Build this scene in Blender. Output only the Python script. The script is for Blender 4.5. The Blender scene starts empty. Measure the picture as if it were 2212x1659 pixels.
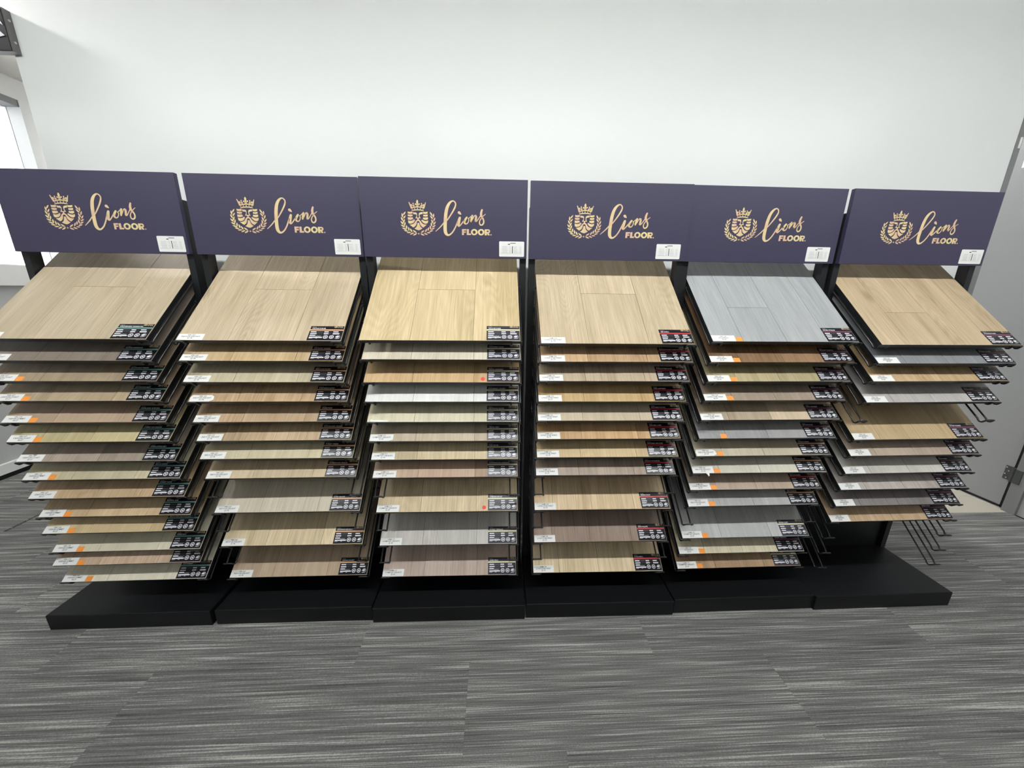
import bpy, bmesh, math, random
from mathutils import Vector, Matrix

random.seed(7)
S = bpy.context.scene
COL = S.collection

# ------------------------------------------------------------------ camera, world, exposure
def make_camera():
    yaw, pitch, roll = 0.0430815538, 0.2554881938, -0.0110655705
    cy, sy, cp, sp, cr, sr = (math.cos(yaw), math.sin(yaw), math.cos(pitch), math.sin(pitch), math.cos(roll), math.sin(roll))
    f = Vector((sy * cp, cy * cp, -sp)); r = Vector((cy, -sy, 0)); d = f.cross(r)
    r2 = r * cr + d * sr; d2 = d * cr - r * sr
    cam = bpy.data.cameras.new('camera'); o = bpy.data.objects.new('camera', cam); COL.objects.link(o)
    M = Matrix((( r2.x, -d2.x, -f.x, 1.5556531), (r2.y, -d2.y, -f.y, -1.4415463), (r2.z, -d2.z, -f.z, 1.3079909), (0, 0, 0, 1)))
    o.matrix_world = M
    cam.sensor_fit = 'HORIZONTAL'; cam.sensor_width = 36.0
    cam.lens = 36.0 * 766.2274 / 2212.0
    cam.clip_start = 0.02; cam.clip_end = 60
    S.camera = o
make_camera()
W = bpy.data.worlds.new('world'); S.world = W; W.use_nodes = True
W.node_tree.nodes['Background'].inputs[0].default_value = (0.93, 0.97, 1.0, 1)
W.node_tree.nodes['Background'].inputs[1].default_value = 6.0
S.view_settings.view_transform = 'Standard'; S.view_settings.look = 'None'
S.view_settings.gamma = 1.0; S.view_settings.use_curve_mapping = False
S.view_settings.exposure = 0.34
STRIP_MAIN = 118.0      # radiance of the strip light over the racks
STRIP_REAR = 5.0       # unseen fill strips added further back in the room

# ------------------------------------------------------------------ materials
def lin(c):
    return tuple(((v / 255) / 12.92 if v / 255 <= 0.04045 else ((v / 255 + 0.055) / 1.055) ** 2.4) for v in c)
def mat(name, rgb, rough=0.5, metal=0.0, spec=0.5, bump=None, mottle=0.03):
    m = bpy.data.materials.new(name); m.use_nodes = True
    nt = m.node_tree; b = nt.nodes['Principled BSDF']
    b.inputs['Base Color'].default_value = (*rgb, 1); b.inputs['Roughness'].default_value = rough
    b.inputs['Metallic'].default_value = metal; b.inputs['Specular IOR Level'].default_value = spec
    # a faint procedural mottling so nothing is a dead flat colour
    tc = nt.nodes.new('ShaderNodeTexCoord'); n = nt.nodes.new('ShaderNodeTexNoise')
    n.inputs['Scale'].default_value = 14; n.inputs['Detail'].default_value = 4
    nt.links.new(tc.outputs['Object'], n.inputs['Vector'])
    mr = nt.nodes.new('ShaderNodeMapRange'); mr.inputs[3].default_value = 1 - mottle; mr.inputs[4].default_value = 1 + mottle
    nt.links.new(n.outputs['Fac'], mr.inputs[0])
    mx = nt.nodes.new('ShaderNodeMix'); mx.data_type = 'RGBA'; mx.blend_type = 'MULTIPLY'; mx.inputs[0].default_value = 1
    mx.inputs[6].default_value = (*rgb, 1); nt.links.new(mr.outputs[0], mx.inputs[7])
    nt.links.new(mx.outputs[2], b.inputs['Base Color'])
    if bump:
        n2 = nt.nodes.new('ShaderNodeTexNoise'); n2.inputs['Scale'].default_value = bump[0]; n2.inputs['Detail'].default_value = 3
        nt.links.new(tc.outputs['Object'], n2.inputs['Vector'])
        bp = nt.nodes.new('ShaderNodeBump'); bp.inputs['Strength'].default_value = bump[1]; bp.inputs['Distance'].default_value = 0.002
        nt.links.new(n2.outputs['Fac'], bp.inputs['Height']); nt.links.new(bp.outputs['Normal'], b.inputs['Normal'])
    return m
def emit(name, rgb, s):
    m = bpy.data.materials.new(name); m.use_nodes = True; nt = m.node_tree
    nt.nodes.remove(nt.nodes['Principled BSDF']); e = nt.nodes.new('ShaderNodeEmission')
    e.inputs[0].default_value = (*rgb, 1); e.inputs[1].default_value = s
    nt.links.new(e.outputs[0], nt.nodes['Material Output'].inputs[0]); return m

def wood_material():
    m = bpy.data.materials.new('wood_plank'); m.use_nodes = True; nt = m.node_tree; L = nt.links.new
    b = nt.nodes['Principled BSDF']; b.inputs['Roughness'].default_value = 0.52; b.inputs['Specular IOR Level'].default_value = 0.35
    tc = nt.nodes.new('ShaderNodeTexCoord'); oi = nt.nodes.new('ShaderNodeObjectInfo')
    off = nt.nodes.new('ShaderNodeVectorMath'); off.operation = 'SCALE'; off.inputs[0].default_value = (13.1, 7.7, 3.3)
    L(oi.outputs['Random'], off.inputs['Scale'])
    add = nt.nodes.new('ShaderNodeVectorMath'); add.operation = 'ADD'; L(tc.outputs['Object'], add.inputs[0]); L(off.outputs[0], add.inputs[1])
    def noise(sx, sy, scale, detail, rough=0.5, dist=0.0):
        mp = nt.nodes.new('ShaderNodeMapping'); mp.inputs['Scale'].default_value = (sx, sy, 1); L(add.outputs[0], mp.inputs['Vector'])
        n = nt.nodes.new('ShaderNodeTexNoise'); n.inputs['Scale'].default_value = scale; n.inputs['Detail'].default_value = detail
        n.inputs['Roughness'].default_value = rough; n.inputs['Distortion'].default_value = dist
        L(mp.outputs[0], n.inputs['Vector']); return n.outputs['Fac']
    def math_(op, a, bb, clamp=False):
        k = nt.nodes.new('ShaderNodeMath'); k.operation = op; k.use_clamp = clamp
        for i, v in enumerate((a, bb)):
            if v is None: continue
            if isinstance(v, (int, float)): k.inputs[i].default_value = v
            else: L(v, k.inputs[i])
        return k.outputs[0]
    broad = noise(9, 1.1, 1.6, 3, 0.5, 0.6)                # wide tonal bands along the plank
    fine = noise(150, 4.5, 1.5, 3, 0.6)                      # thin pores
    fib = noise(38, 1.8, 1.6, 4, 0.6, 0.4)
    # cathedral grain: contour lines of a stretched noise field
    fld = noise(6.5, 1.5, 1.0, 1.0, 0.4, 0.3)
    ring = math_('SINE', math_('MULTIPLY', fld, 190.0), None)
    mask = noise(5, 1.6, 1.1, 1, 0.4)
    mask = math_('MULTIPLY', math_('SUBTRACT', mask, 0.47), 5.0, True)
    ring = math_('MULTIPLY', ring, mask)
    # knots
    vm = nt.nodes.new('ShaderNodeMapping'); vm.inputs['Scale'].default_value = (7.5, 4.2, 0.0); L(add.outputs[0], vm.inputs['Vector'])
    vo = nt.nodes.new('ShaderNodeTexVoronoi'); vo.inputs['Scale'].default_value = 0.55; L(vm.outputs[0], vo.inputs['Vector'])
    knot = math_('SUBTRACT', 1.0, math_('MULTIPLY', vo.outputs['Distance'], 9.0), True)
    v = math_('MULTIPLY', math_('SUBTRACT', broad, 0.5), 0.62)
    v = math_('ADD', v, math_('MULTIPLY', math_('SUBTRACT', fine, 0.5), 0.62))
    v = math_('ADD', v, math_('MULTIPLY', math_('SUBTRACT', fib, 0.5), 0.42))
    v = math_('ADD', v, math_('MULTIPLY', ring, 0.05))
    v = math_('SUBTRACT', v, math_('MULTIPLY', knot, 0.36))
    v = math_('MULTIPLY', v, oi.outputs['Alpha'])
    val = math_('ADD', v, 1.0)
    # darker grain is also warmer
    hsv = nt.nodes.new('ShaderNodeHueSaturation'); L(oi.outputs['Color'], hsv.inputs['Color']); L(val, hsv.inputs['Value'])
    sat = math_('ADD', math_('MULTIPLY', v, -0.35), 1.0); L(sat, hsv.inputs['Saturation'])
    L(hsv.outputs[0], b.inputs['Base Color'])
    bp = nt.nodes.new('ShaderNodeBump'); bp.inputs['Strength'].default_value = 0.10; bp.inputs['Distance'].default_value = 0.001
    L(fine, bp.inputs['Height']); L(bp.outputs[0], b.inputs['Normal'])
    return m

def carpet_material():
    m = bpy.data.materials.new('striped_carpet'); m.use_nodes = True; nt = m.node_tree; L = nt.links.new
    b = nt.nodes['Principled BSDF']; b.inputs['Roughness'].default_value = 0.95; b.inputs['Specular IOR Level'].default_value = 0.1
    tc = nt.nodes.new('ShaderNodeTexCoord'); oi = nt.nodes.new('ShaderNodeObjectInfo')
    off = nt.nodes.new('ShaderNodeVectorMath'); off.operation = 'SCALE'; off.inputs[0].default_value = (9.0, 21.0, 5.0)
    L(oi.outputs['Random'], off.inputs['Scale'])
    add = nt.nodes.new('ShaderNodeVectorMath'); add.operation = 'ADD'; L(tc.outputs['Object'], add.inputs[0]); L(off.outputs[0], add.inputs[1])
    def noise(sx, sy, detail, rough=0.5):
        mp = nt.nodes.new('ShaderNodeMapping'); mp.inputs['Scale'].default_value = (sx, sy, 1); L(add.outputs[0], mp.inputs['Vector'])
        n = nt.nodes.new('ShaderNodeTexNoise'); n.inputs['Scale'].default_value = 1; n.inputs['Detail'].default_value = detail
        n.inputs['Roughness'].default_value = rough; L(mp.outputs[0], n.inputs['Vector']); return n.outputs['Fac']
    def math_(op, a, bb, clamp=False):
        k = nt.nodes.new('ShaderNodeMath'); k.operation = op; k.use_clamp = clamp
        for i, v in enumerate((a, bb)):
            if isinstance(v, (int, float)): k.inputs[i].default_value = v
            else: L(v, k.inputs[i])
        return k.outputs[0]
    broad = noise(1.6, 60, 2); mid = noise(3.2, 270, 1.5); thin = noise(4.5, 520, 1); tuft = noise(240, 300, 1)
    v = math_('ADD', math_('MULTIPLY', broad, 0.30), math_('MULTIPLY', mid, 0.42))
    v = math_('ADD', v, math_('MULTIPLY', thin, 0.38))
    v = math_('ADD', v, math_('MULTIPLY', math_('SUBTRACT', tuft, 0.5), 0.16))
    cr = nt.nodes.new('ShaderNodeValToRGB'); e = cr.color_ramp.elements
    e[0].position = 0.34; e[0].color = (0.060, 0.060, 0.061, 1)
    e[1].position = 0.50; e[1].color = (0.150, 0.149, 0.146, 1)
    for p, c in ((0.57, (0.195, 0.194, 0.189, 1)), (0.63, (0.31, 0.31, 0.295, 1)), (0.70, (0.52, 0.52, 0.49, 1))):
        q = e.new(p); q.color = c
    L(v, cr.inputs[0]); L(cr.outputs[0], b.inputs['Base Color'])
    bp = nt.nodes.new('ShaderNodeBump'); bp.inputs['Strength'].default_value = 0.5; bp.inputs['Distance'].default_value = 0.003
    L(v, bp.inputs['Height']); L(bp.outputs[0], b.inputs['Normal'])
    return m

def glass_material():
    m = bpy.data.materials.new('window_glass'); m.use_nodes = True; nt = m.node_tree
    nt.nodes.remove(nt.nodes['Principled BSDF'])
    t = nt.nodes.new('ShaderNodeBsdfTransparent'); g = nt.nodes.new('ShaderNodeBsdfGlossy'); g.inputs['Roughness'].default_value = 0.02
    f = nt.nodes.new('ShaderNodeFresnel'); f.inputs[0].default_value = 1.45; x = nt.nodes.new('ShaderNodeMixShader')
    nt.links.new(f.outputs[0], x.inputs[0]); nt.links.new(t.outputs[0], x.inputs[1]); nt.links.new(g.outputs[0], x.inputs[2])
    nt.links.new(x.outputs[0], nt.nodes['Material Output'].inputs[0]); return m

def foil_material():
    m = mat('gold_foil', lin((233, 204, 160)), 0.42, 0.0, 0.5); nt = m.node_tree
    tc = nt.nodes.new('ShaderNodeTexCoord'); n = nt.nodes.new('ShaderNodeTexNoise'); n.inputs['Scale'].default_value = 16
    nt.links.new(tc.outputs['Object'], n.inputs['Vector'])
    cr = nt.nodes.new('ShaderNodeValToRGB'); e = cr.color_ramp.elements
    e[0].position = 0.38; e[0].color = (*lin((226, 190, 160)), 1); e[1].position = 0.6; e[1].color = (*lin((234, 214, 160)), 1)
    nt.links.new(n.outputs['Fac'], cr.inputs[0]); nt.links.new(cr.outputs[0], nt.nodes['Principled BSDF'].inputs['Base Color']); return m

M = dict(
    wall=mat('wall_paint', (0.80, 0.82, 0.815), 0.36, 0, 0.5, (260, 0.05), 0.004),
    white=mat('white_paint', (0.82, 0.82, 0.81), 0.5),
    grey_wall=mat('grey_wall_paint', (0.50, 0.505, 0.51), 0.6),
    door=mat('grey_door_paint', (0.30, 0.305, 0.31), 0.42),
    frame=mat('grey_frame_paint', (0.22, 0.225, 0.23), 0.45),
    steel=mat('hinge_steel', (0.07, 0.075, 0.075), 0.45, 0.3),
    screw=mat('screw_steel', (0.6, 0.6, 0.6), 0.35, 0.8),
    ceiling=mat('ceiling_tile', (0.78, 0.75, 0.71), 0.9, 0, 0.2, (300, 0.3)),
    vinyl=mat('vinyl_floor', (0.62, 0.57, 0.48), 0.5),
    metal=mat('black_powder_coat', (0.010, 0.011, 0.013), 0.42, 0, 0.5),
    wire=mat('black_wire', (0.012, 0.013, 0.015), 0.32, 0, 0.6),
    laminate=mat('black_laminate', (0.006, 0.0065, 0.008), 0.42, 0, 0.3),
    edge=mat('black_board_edge', (0.010, 0.011, 0.013), 0.5),
    navy=mat('navy_panel', lin((60, 57, 82)), 0.46, 0, 0.5),
    foil=foil_material(), wood=wood_material(), carpet=carpet_material(), glass=glass_material(),
    tag_dark=mat('tag_dark', lin((16, 16, 26)), 0.28, 0, 0.3),
    tag_grey=mat('tag_charcoal', lin((48, 47, 58)), 0.30, 0, 0.5),
    teal=mat('tag_teal', lin((112, 160, 150)), 0.3), copper=mat('tag_copper', lin((222, 170, 128)), 0.3),
    cream=mat('tag_cream', lin((236, 228, 190)), 0.3), red=mat('tag_red', lin((196, 62, 68)), 0.3),
    plum=mat('tag_plum', lin((118, 66, 88)), 0.3),
    print_white=mat('print_white', lin((238, 238, 244)), 0.35), print_grey=mat('print_grey', lin((120, 122, 132)), 0.4),
    paper=mat('white_sticker', lin((246, 246, 244)), 0.55), ink=mat('grey_ink', lin((105, 105, 110)), 0.6),
    ink_light=mat('pale_ink', lin((206, 209, 210)), 0.6), black_ink=mat('black_ink', lin((45, 52, 52)), 0.6),
    orange=mat('orange_sticker', lin((255, 160, 62)), 0.5), dot=mat('red_sticker', lin((236, 78, 66)), 0.5),
    sign_face=mat('sign_face', (0.012, 0.013, 0.02), 0.25), sign_side=mat('sign_side', (0.16, 0.16, 0.155), 0.4, 0.3),
    sign_white=mat('sign_lettering', (0.55, 0.57, 0.62), 0.4),
    strip=emit('strip_diffuser', (0.975, 1.0, 0.985), STRIP_MAIN), strip_rear=emit('strip_diffuser_rear', (0.975, 1.0, 0.985), STRIP_REAR),
    strip_side=emit('strip_diffuser_side', (0.975, 1.0, 0.985), STRIP_MAIN * 0.88),
    down=emit('downlight_lens', (1.0, 0.97, 0.92), 95.0),
)

# ------------------------------------------------------------------ helpers
class MB:
    """collects geometry for ONE mesh object"""
    def __init__(s): s.v = []; s.f = []; s.m = []
    def quad_box(s, x0, x1, y0, y1, z0, z1, mi=0):
        n = len(s.v)
        s.v += [(x0, y0, z0), (x1, y0, z0), (x1, y1, z0), (x0, y1, z0), (x0, y0, z1), (x1, y0, z1), (x1, y1, z1), (x0, y1, z1)]
        for f in ((3, 2, 1, 0), (4, 5, 6, 7), (0, 1, 5, 4), (1, 2, 6, 5), (2, 3, 7, 6), (3, 0, 4, 7)):
            s.f.append(tuple(n + i for i in f)); s.m.append(mi)
        return s
    def bevel_box(s, x0, x1, y0, y1, z0, z1, b, mi=0):
        """box with its top edges chamfered"""
        n = len(s.v)
        s.v += [(x0, y0, z0), (x1, y0, z0), (x1, y1, z0), (x0, y1, z0),
                (x0, y0, z1 - b), (x1, y0, z1 - b), (x1, y1, z1 - b), (x0, y1, z1 - b),
                (x0 + b, y0 + b, z1), (x1 - b, y0 + b, z1), (x1 - b, y1 - b, z1), (x0 + b, y1 - b, z1)]
        fs = [(3, 2, 1, 0), (8, 9, 10, 11)]
        for a, c in ((0, 4), (4, 8)):
            for i in range(4): j = (i + 1) % 4; fs.append((a + i, a + j, c + j, c + i))
        for f in fs: s.f.append(tuple(n + i for i in f)); s.m.append(mi)
        return s
    def poly(s, pts, z0, z1, mi=0):
        """flat outline (counter-clockwise or not) given a thickness in z"""
        a = sum(p[0] * q[1] - q[0] * p[1] for p, q in zip(pts, pts[1:] + pts[:1]))
        if a < 0: pts = pts[::-1]
        n = len(s.v); k = len(pts)
        s.v += [(x, y, z1) for x, y in pts]; s.f.append(tuple(range(n, n + k))); s.m.append(mi)
        if z0 is not None:
            s.v += [(x, y, z0) for x, y in pts]
            for i in range(k):
                j = (i + 1) % k; s.f.append((n + k + i, n + k + j, n + j, n + i)); s.m.append(mi)
        return s
    def ring(s, cx, cy, r0, r1, z, mi=0, sx=1.0, n=20, a0=0.0, a1=2 * math.pi):
        b = len(s.v); closed = abs(a1 - a0 - 2 * math.pi) < 1e-6; k = n if closed else n + 1
        for i in range(k):
            a = a0 + (a1 - a0) * i / n
            s.v += [(cx + sx * r0 * math.cos(a), cy + r0 * math.sin(a), z), (cx + sx * r1 * math.cos(a), cy + r1 * math.sin(a), z)]
        for i in range(n):
            j = (i + 1) % k; s.f.append((b + 2 * i, b + 2 * i + 1, b + 2 * j + 1, b + 2 * j)); s.m.append(mi)
        return s
    def tube(s, pts, r, sides=8, mi=0, closed=False):
        P = [Vector(p) for p in pts]; n = len(P); b = len(s.v); up = Vector((0.31, 0.17, 0.93)).normalized()
        for i in range(n):
            t = (P[(i + 1) % n] - P[i - 1]) if closed else (P[min(i + 1, n - 1)] - P[max(i - 1, 0)])
            t.normalize(); u = t.cross(up); u.normalize(); w = t.cross(u)
            if i: # keep the frame from flipping
                if u.dot(pu) < 0: u = -u; w = -w
            pu = u.copy()
            for k in range(sides):
                a = 2 * math.pi * k / sides; q = P[i] + (u * math.cos(a) + w * math.sin(a)) * r; s.v.append(tuple(q))
        for i in range(n if closed else n - 1):
            j = (i + 1) % n
            for k in range(sides):
                l = (k + 1) % sides; s.f.append((b + i * sides + k, b + i * sides + l, b + j * sides + l, b + j * sides + k)); s.m.append(mi)
        if not closed:
            s.f.append(tuple(b + k for k in range(sides))[::-1]); s.f.append(tuple(b + (n - 1) * sides + k for k in range(sides))); s.m += [mi, mi]
        return s
    def mesh(s, name, mats, smooth=False):
        me = bpy.data.meshes.new(name); me.from_pydata(s.v, [], s.f)
        for m_ in mats: me.materials.append(m_)
        if len(mats) > 1: me.polygons.foreach_set('material_index', s.m)
        if smooth: me.polygons.foreach_set('use_smooth', [True] * len(me.polygons))
        me.update(); return me
def link(name, me, parent=None, loc=(0, 0, 0), rot=(0, 0, 0)):
    o = bpy.data.objects.new(name, me); COL.objects.link(o); o.location = loc; o.rotation_euler = rot
    if parent: o.parent = parent
    return o
def box(name, m, x0, x1, y0, y1, z0, z1, parent=None, b=0.0):
    mb = MB()
    if b: mb.bevel_box(x0, x1, y0, y1, z0, z1, b)
    else: mb.quad_box(x0, x1, y0, y1, z0, z1)
    return link(name, mb.mesh(name, [m]), parent)
def thing(name, label, cat, loc=(0, 0, 0), rot=(0, 0, 0), group=None):
    o = link(name, None, None, loc, rot); o['label'] = label; o['category'] = cat
    o.empty_display_size = 0.1
    if group: o['group'] = group
    return o
def struct(o, label=None):
    o['kind'] = 'structure'
    if label: o['label'] = label
    return o

# ------------------------------------------------------------------ the room
WY = 0.36                     # front face of the white partition behind the racks
H = 2.75
mb = MB().quad_box(-0.39, 4.01, WY, WY + 0.13, 0, H)              # wall behind the racks
mb.quad_box(-1.9, -0.39, WY, WY + 0.012, 2.215, H)                 # its header over the opening at the left
struct(link('wall_back', mb.mesh('wall_back', [M['wall']])))
# metal end cap of the partition
t = struct(box('trim_1', M['frame'], 3.988, 4.014, WY - 0.004, WY + 0.134, 0, H))
box('white_tag', M['paper'], 4.000, 4.010, WY - 0.0055, WY - 0.004, 1.985, 2.03, t)

# left wall with its window
lw = struct(link('wall_left', MB().quad_box(-2.05, -1.9, 0.3, 4.2, 2.60, H).quad_box(-2.05, -1.9, 1.73, 4.2, 1.31, 2.60)
                 .quad_box(-2.05, -1.9, -6.0, 0.3, 0, H).mesh('wall_left', [M['white']])))
box('lower_wall_panel', M['grey_wall'], -2.05, -1.9, 0.3, 4.2, 0, 1.31, lw)
bl = struct(box('baseboard_left', M['white'], -1.9, -1.882, 0.3, 4.2, 0.032, 0.105, None, 0.004))
box('black_foot_strip', M['laminate'], -1.9, -1.885, 0.3, 4.2, 0.0, 0.032, bl)  # black strip along the foot of the baseboard
wn = struct(link('window_1', None))
box('window_sill', M['white'], -2.05, -1.862, 0.3, 1.73, 1.31, 1.455, wn, 0.006)
box('window_head', M['frame'], -2.05, -1.89, 0.3, 1.71, 2.555, 2.60, wn)
box('window_jamb', M['white'], -2.05, -1.885, 1.68, 1.73, 1.455, 2.60, wn)
box('window_mullion', M['white'], -2.0, -1.96, 0.98, 1.02, 1.455, 2.555, wn)
for y0, y1 in ((0.3, 0.98), (1.02, 1.68)): box('pane', M['glass'], -1.984, -1.978, y0, y1, 1.455, 2.555, wn)

# right wall and the grey door
rw = struct(link('wall_right', MB().quad_box(4.77, 4.92, -6.0, 0.352, 0, H).quad_box(4.80, 4.95, 1.42, 4.2, 0, H)
                 .quad_box(4.80, 4.95, 0.352, 1.42, 2.56, H).mesh('wall_right', [M['grey_wall']])))
tr = struct(link('trim_2', MB().quad_box(4.752, 4.90, 0.352, 0.412, 0, 2.56).quad_box(4.752, 4.90, 1.36, 1.42, 0, 2.56)
                 .quad_box(4.752, 4.90, 0.412, 1.36, 2.50, 2.56).mesh('trim_2', [M['frame']])))
dr = struct(link('door_1', None))
box('door_leaf', M['door'], 4.78, 4.825, 0.440, 1.352, 0.016, 2.49, dr)
box('door_sweep', M['laminate'], 4.777, 4.825, 0.440, 1.352, 0.004, 0.016, dr)
box('door_gap_shade', M['laminate'], 4.783, 4.83, 0.412, 0.440, 0.0, 2.49, dr)  # solid black strip paints the darkness of the gap beside the leaf
for z in (0.235, 1.25, 2.2):
    hg = link('hinge', MB().quad_box(4.776, 4.781, 0.440, 0.472, z - 0.044, z + 0.044).quad_box(4.748, 4.753, 0.380, 0.412, z - 0.044, z + 0.044)
              .tube([(4.766, 0.424, z - 0.046), (4.766, 0.424, z + 0.046)], 0.011, 12).mesh('hinge', [M['steel']]), dr)
    for k, (dy, dz) in enumerate(((0.034, 0.033), (0.022, 0.012), (0.034, -0.011), (0.024, -0.033))):
        sc = MB().tube([(4.7745, 0.432 + dy, z + dz), (4.7765, 0.432 + dy, z + dz)], 0.0035, 8)
        link('screw', sc.mesh('screw', [M['screw']]), hg)
pn = box('paper_notice', M['paper'], 4.7775, 4.7795, 0.66, 0.878, 2.075, 2.30)
pn['label'] = 'white paper notice taped high on the grey door at right'; pn['category'] = 'notice'

# the rest of the shell
struct(box('wall_front', M['white'], -2.05, 4.95, -6.15, -6.0, 0, H))
struct(box('wall_corridor', M['white'], -2.05, 4.95, 4.2, 4.35, 0, H))
ce = struct(box('ceiling', M['ceiling'], -2.05, 4.95, -6.15, 4.35, H, H + 0.1))
tl = MB().bevel_box(-0.298, 0.298, -0.298, 0.298, 0, 0.008, 0.003).mesh('ceiling_tile', [M['ceiling']])
for ix in range(3):
    for iy in range(4):
        o = link('ceiling_tile', tl, ce, (-1.6 + 0.6 * ix, 0.80 + 0.6 * iy, H - 0.0002), (math.pi, 0, 0))
fl = struct(link('floor', MB().quad_box(-2.05, 4.95, -6.15, 4.35, -0.12, -0.008).mesh('floor', [M['carpet']])))
TW, TD = 1.10, 0.266
ct = MB().quad_box(0, TW - 0.0004, 0, TD - 0.0004, -0.008, 0).mesh('carpet_tile', [M['carpet']])
offs = (1.04, 0.66, 0.355)
for r in range(-8, 12):
    yb = -0.447 + r * TD                       # row's near edge
    x0 = offs[r % 3] - 4 * TW
    for k in range(8):
        x = x0 + k * TW
        if x > 4.9 or x + TW < -2.0: continue
        if yb > 0.30 and x + TW > -0.35: continue
        link('carpet_tile', ct, fl, (x, yb, 0))
# the row that ends at the doorway, then pale vinyl behind the partition
for k, x in enumerate((-0.06 + 0.0, 1.04, 2.14, 3.24, 4.34)):
    link('carpet_tile', MB().quad_box(0, TW - 0.0012, 0, 0.033, -0.008, 0).mesh('carpet_tile', [M['carpet']]), fl, (x, 0.351, 0))
vp = MB().quad_box(0, 1.198, 0, 0.1785, -0.008, -0.001).mesh('vinyl_plank', [M['vinyl']])
for r in range(8):
    for k in range(5):
        x = -0.4 + k * 1.2 - (0.4 * (r % 3))
        link('vinyl_plank', vp, fl, (x, 0.386 + r * 0.18, 0))

# ------------------------------------------------------------------ lamps
def strip_light(x, y, half, m, label, w=0.032, z=H):
    t = thing('ceiling_light', label, 'light', (x, y, z))
    box('housing', M['white'], -half - 0.03, half + 0.03, -0.03, 0.03, -0.05, 0.0, t)
    link('diffuser', MB().quad_box(-half, half, -w, w, -0.0625, -0.0505).mesh('diffuser', [m]), t)
    if z < H:
        for sx in (-0.8, 0.8): link('suspension_wire', MB().tube([(half * sx, 0, 0), (half * sx, 0, H - z)], 0.0015, 6).mesh('suspension_wire', [M['steel']]), t)
strip_light(1.75, -0.96, 0.84, M['strip'], 'middle hanging linear light above the sample racks', 0.011, 2.535)
strip_light(-0.05, -0.96, 0.84, M['strip_side'], 'left hanging linear light above the sample racks', 0.011, 2.535)
strip_light(3.55, -0.96, 0.84, M['strip_side'], 'right hanging linear light above the sample racks', 0.011, 2.535)
strip_light(1.75, -3.3, 1.25, M['strip_rear'], 'long unseen fill light added in the middle of the room')  # this and the next: unseen strips added for fill and bounce
strip_light(1.75, -5.2, 1.25, M['strip_rear'], 'long unseen fill light added by the front wall')
t = thing('spotlight', 'small ceiling spotlight aimed at the dark wall sign', 'light', (-1.22, 0.275, H))
link('canopy', MB().tube([(0, 0, -0.02), (0, 0, 0)], 0.05, 20).mesh('canopy', [M['white']]), t)
link('can', MB().tube([(-0.03, 0, -0.02), (0.03, 0, -0.055)], 0.035, 20).mesh('can', [M['white']]), t)
sp = bpy.data.lights.new('spot', 'SPOT'); sp.energy = 95; sp.spot_size = math.radians(44); sp.spot_blend = 0.7; sp.shadow_soft_size = 0.045; sp.color = (1, 0.98, 0.95)
so = link('lamp', sp, t, (0.04, 0, -0.062)); so.rotation_euler = Vector((1.30, 0.06, -0.62)).to_track_quat('-Z', 'Y').to_euler()
strip_light(-1.15, 3.0, 0.6, M['strip'], 'added unseen linear light that brightens the passage at left')  # extra unseen fixture, added to whiten the left passage wall
strip_light(3.6, 1.9, 0.6, M['strip'], 'added unseen linear light that brightens the passage at right')  # extra unseen fixture, added to lighten the grey door side

# ------------------------------------------------------------------ sign at the upper left
sg = thing('wall_sign', 'dark wall sign with grey edge at the upper left corner', 'sign', (-0.363, WY, 2.28))
box('sign_housing', M['sign_side'], -0.62, 0.0, -0.026, 0.0, -0.072, 0.072, sg)
box('sign_panel', M['sign_face'], -0.617, -0.004, -0.0285, -0.026, -0.069, 0.069, sg)
mk = MB()
for pl in ([(-0.090, 0.005), (-0.030, -0.004), (-0.013, -0.021), (-0.040, -0.027), (-0.10, -0.027)],
           [(-0.030, 0.036), (-0.016, 0.030), (-0.009, 0.012), (-0.022, 0.020), (-0.035, 0.018)]):
    mk.poly([(x, z) for x, z in pl], None, 0.0)
link('lettering', mk.mesh('lettering', [M['sign_white']]), sg, (0, -0.0290, 0), (math.pi / 2, 0, 0))
for z in (0.036, -0.036):
    link('screw', MB().tube([(0, -0.013, z), (0.003, -0.013, z)], 0.004, 10).mesh('screw', [M['screw']]), sg)

# ------------------------------------------------------------------ the logo (gold print): crest and lettering
HE = ((0.090787928, -0.003099965, -166.626554346), (0.001257831, -0.086388225, 206.932390168), (-2.308e-06, -1.6105e-05, 1.0))
HS = ((0.098668868, -0.003369061, -41.24612313), (0.001367018, -0.093887245, 209.339275363), (-2.508e-06, -1.7504e-05, 1.0))
def hom(Hm, x, y):
    w = Hm[2][0] * x + Hm[2][1] * y + 1
    return ((Hm[0][0] * x + Hm[0][1] * y + Hm[0][2]) / w / 1000, (Hm[1][0] * x + Hm[1][1] * y + Hm[1][2]) / w / 1000)
def ell(cx, cy, rx, ry, n=14, rot=0):
    c, s_ = math.cos(rot), math.sin(rot)
    return [(cx + rx * math.cos(a) * c - ry * math.sin(a) * s_, cy + rx * math.cos(a) * s_ + ry * math.sin(a) * c) for a in (2 * math.pi * i / n for i in range(n))]
def leaf(a, b, w):
    ax, ay = a; bx, by = b; dx, dy = bx - ax, by - ay; L_ = math.hypot(dx, dy); nx, ny = -dy / L_, dx / L_
    prof = ((0, 0), (.18, .55), (.4, .95), (.6, 1.0), (.8, .72), (1, .12))
    return [(ax + dx * t + nx * w / 2 * h, ay + dy * t + ny * w / 2 * h) for t, h in prof] + [(ax + dx * t - nx * w / 2 * h, ay + dy * t - ny * w / 2 * h) for t, h in prof[:0:-1]]
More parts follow.
